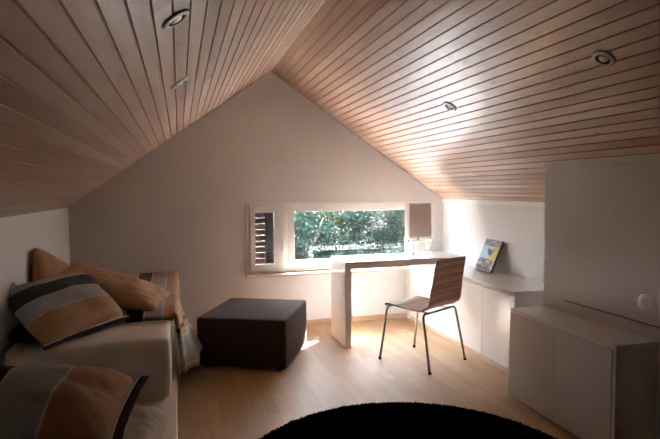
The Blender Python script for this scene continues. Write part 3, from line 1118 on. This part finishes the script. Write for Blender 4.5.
P = 0.010
M['stripeA'] = stripes('striped_pillow_cotton', [(0, TAN), (0.34, CREAM), (0.352, BLUE), (0.58, CREAM), (0.592, BLACK), (0.80, CREAM), (0.812, GREY), (0.95, TAN)])
M['stripeB'] = stripes('striped_pillow_cotton_near', [(0, TAN), (0.30, CREAM), (0.315, BLUE), (0.575, CREAM), (0.59, BLACK), (0.80, CREAM), (0.812, BLUE), (0.95, TAN)])

# far striped pillow: lower edge on the bed, leaning on the left wall
pA1, pA2 = Vector((-0.715, 3.215, 0.515)), Vector((-0.325, 3.72, 0.540))
vA = Vector((-0.300, 0.06, 0.205))
pillow('striped_pillow', (pA2 - pA1).length, vA.length * 1.25, 0.20, ((pA1 + pA2) / 2 + vA * 0.55 + Vector((0, 0, 0.035)), pA2 - pA1, vA),
       M['stripeA'], 'striped pillow with tan, grey and black bands on the far bed', M['brown'], 0.024, 4)
# tan pillow standing against the knee wall
pillow('tan_pillow', 0.56, 0.38, 0.12, ((-0.838, 3.99, 0.745), (0.22, 0.86, -0.36), (-0.12, 0.35, 0.85)),
       M['tan'], 'plain tan pillow standing on edge against the left knee wall', None, seed=8)
# long tan pillow lying over the duvet
pillow('tan_pillow', 0.78, 0.44, 0.15, ((-0.475, 4.02, 0.680), (0.66, -0.16, -0.22), (0.16, 0.9, 0.12)),
       M['tan'], 'long tan pillow lying across the far bed behind the striped pillow', None, seed=15, gather=0.016)
# black pillow under the striped one
pillow('black_pillow', 0.46, 0.26, 0.10, ((-0.800, 3.46, 0.553), (0.15, 1, 0.02), (-0.9, 0.13, 0.05)),
       M['black'], 'black pillow tucked under the striped pillow at the wall', None, seed=21)
# cream pillow under it
pillow('cream_pillow', 0.40, 0.50, 0.15, ((-0.315, 1.965, 0.510), (0.1, 1, 0.02), (-1, 0.1, 0.10)),
       M['cream'], 'plain cream pillow under the nearest striped pillow, its round end showing', None, seed=44, gather=0.016)
# near striped pillow
pillow('striped_pillow', 0.50, 0.64, 0.22, ((-0.505, 1.87, 0.655), (0.12, 1, 0.12), (-1, 0.12, 0.06)),
       M['stripeB'], 'striped pillow with brown trim in the left foreground', M['brown'], 0.032, 31, gather=0.012)


# ------------------------------------------------------------------ duvet on the far bed
def duvet():
    top_z = 0.552
    bm = BM()
    uvl = bm.loops.layers.uv.new('UVMap')
    nx, ny = 64, 56
    y0, y1 = 3.66, YB - 0.030
    x0, xe = BX0 + 0.004, -0.058

    def pos(s, t):
        y = y0 + (y1 - y0) * t
        flapw = max(0.0, 1 - (max(0.0, y - 3.78) / 0.42) ** 2) ** 0.7 if y < 4.2 else 0.0
        flare = max(0.0, math.sin(PI * min(1, max(0, (y - 3.60) / 0.72)))) ** 1.5
        hang = 0.18 + 0.20 * flapw
        L1 = xe - x0
        rc = 0.035
        zt = top_z + 0.055 * t + 0.045 * t * max(0, 1 - s * 1.9) + 0.012 * noise.noise(Vector((s * 5, y * 4, 2)))
        front = math.exp(-t * 9)
        total = L1 + rc * 1.57 + hang
        d = s * total
        if d < L1 - 0.0:
            x, z = x0 + d, zt
        elif d < L1 + rc * 1.57:
            a = (d - L1) / rc
            x, z = xe + rc * math.sin(a), zt - rc + rc * math.cos(a)
        else:
            e = d - L1 - rc * 1.57
            x = xe + rc + e * (0.02 + 0.42 * flare) + (0.014 * math.sin(y * 40) * min(1, e / 0.2))
            z = zt - rc - e
        if d < L1:
            z -= 0.028 * front
        y += 0.25 * flapw * max(0, d - L1) * (1 if y > 3.9 else -0.5)
        return Vector((x, y, z)), d / total, d
    V = [[pos(i / nx, j / ny) for j in range(ny + 1)] for i in range(nx + 1)]
    vs = [[bm.verts.new(p) for p, _, _ in row] for row in V]
    for i in range(nx):
        for j in range(ny):
            f = bm.faces.new((vs[i][j], vs[i + 1][j], vs[i + 1][j + 1], vs[i][j + 1]))
            for lp, (a, b) in zip(f.loops, ((i, j), (i + 1, j), (i + 1, j + 1), (i, j + 1))):
                lp[uvl].uv = (V[a][b][2] / 1.6, b / ny)
    o = obj('duvet', bm, M['duvet'], smooth=True, recalc=False)
    md = o.modifiers.new('thick', 'SOLIDIFY')
    md.thickness = 0.028
    md.offset = -1
    return tag(o, 'striped duvet covering the far half of the far bed, corner hanging over its side', 'duvet')


# stripe distances across the bed, from the knee wall
q = lambda d: d / 1.6
M['duvet'] = stripes('striped_duvet_cotton', [(0, TAN), (q(0.045), BLACK), (q(0.18), CREAM), (q(0.19), TAN), (q(0.40), CREAM), (q(0.41), GREY), (q(0.555), CREAM), (q(0.565), BLACK),
                                              (q(0.68), CREAM), (q(0.69), BLUE), (q(0.80), CREAM), (q(0.81), TAN), (q(0.995), BROWN), (q(1.03), TAN), (q(1.07), CREAM), (q(1.08), BLUE), (q(1.26), CREAM), (q(1.27), BLUE)])
duvet()

# ------------------------------------------------------------------ light
w = bpy.data.worlds.new('World')
bpy.context.scene.world = w
w.use_nodes = True
nt = w.node_tree
bg = nt.nodes['Background']
tc = nt.nodes.new('ShaderNodeTexCoord')
sp = nt.nodes.new('ShaderNodeSeparateXYZ')
nt.links.new(tc.outputs['Generated'], sp.inputs[0])
rp = nt.nodes.new('ShaderNodeValToRGB')      # bright hazy sky: white near the horizon, pale blue overhead
els = rp.color_ramp.elements
els[0].position, els[0].color = 0.0, (0.30, 0.28, 0.27, 1)
els[1].position, els[1].color = 1.0, (0.68, 0.78, 1.0, 1)
e = els.new(0.02)
e.color = (0.93, 0.95, 1.0, 1)
e = els.new(0.35)
e.color = (0.87, 0.92, 1.0, 1)
nt.links.new(sp.outputs[2], rp.inputs['Fac'])
nt.links.new(rp.outputs['Color'], bg.inputs['Color'])
bg.inputs['Strength'].default_value = SKY

sd = bpy.data.lights.new('Sun', 'SUN')
sd.energy = SUN
sd.angle = math.radians(0.6)
sd.color = (1.0, 1.0, 1.0)
so = bpy.data.objects.new('Sun', sd)
C.objects.link(so)
so.rotation_euler = Vector(SUN_DIR).to_track_quat('-Z', 'Y').to_euler()

# ------------------------------------------------------------------ camera
cd = bpy.data.cameras.new('Camera')
co = bpy.data.objects.new('Camera', cd)
C.objects.link(co)
cd.sensor_width = 36.0
cd.lens = CAM_F * 36.0 / 660.0
cd.clip_start = 0.02
sy_, cy_, sp_, cp_ = math.sin(CAM_YAW), math.cos(CAM_YAW), math.sin(CAM_PITCH), math.cos(CAM_PITCH)
fwd = Vector((sy_ * cp_, cy_ * cp_, -sp_))
rt = Vector((cy_, -sy_, 0))
upv = rt.cross(fwd)
cr, sr = math.cos(CAM_ROLL), math.sin(CAM_ROLL)
r2, u2 = rt * cr + upv * sr, -rt * sr + upv * cr
co.matrix_world = Matrix.Translation((0, 0, 1.37)) @ Matrix((r2, u2, -fwd)).transposed().to_4x4()
bpy.context.scene.camera = co

vs_ = bpy.context.scene.view_settings
vs_.view_transform = 'Standard'
vs_.look = 'None'
vs_.gamma = 1.0
vs_.use_curve_mapping = False
vs_.exposure = EXPOSURE
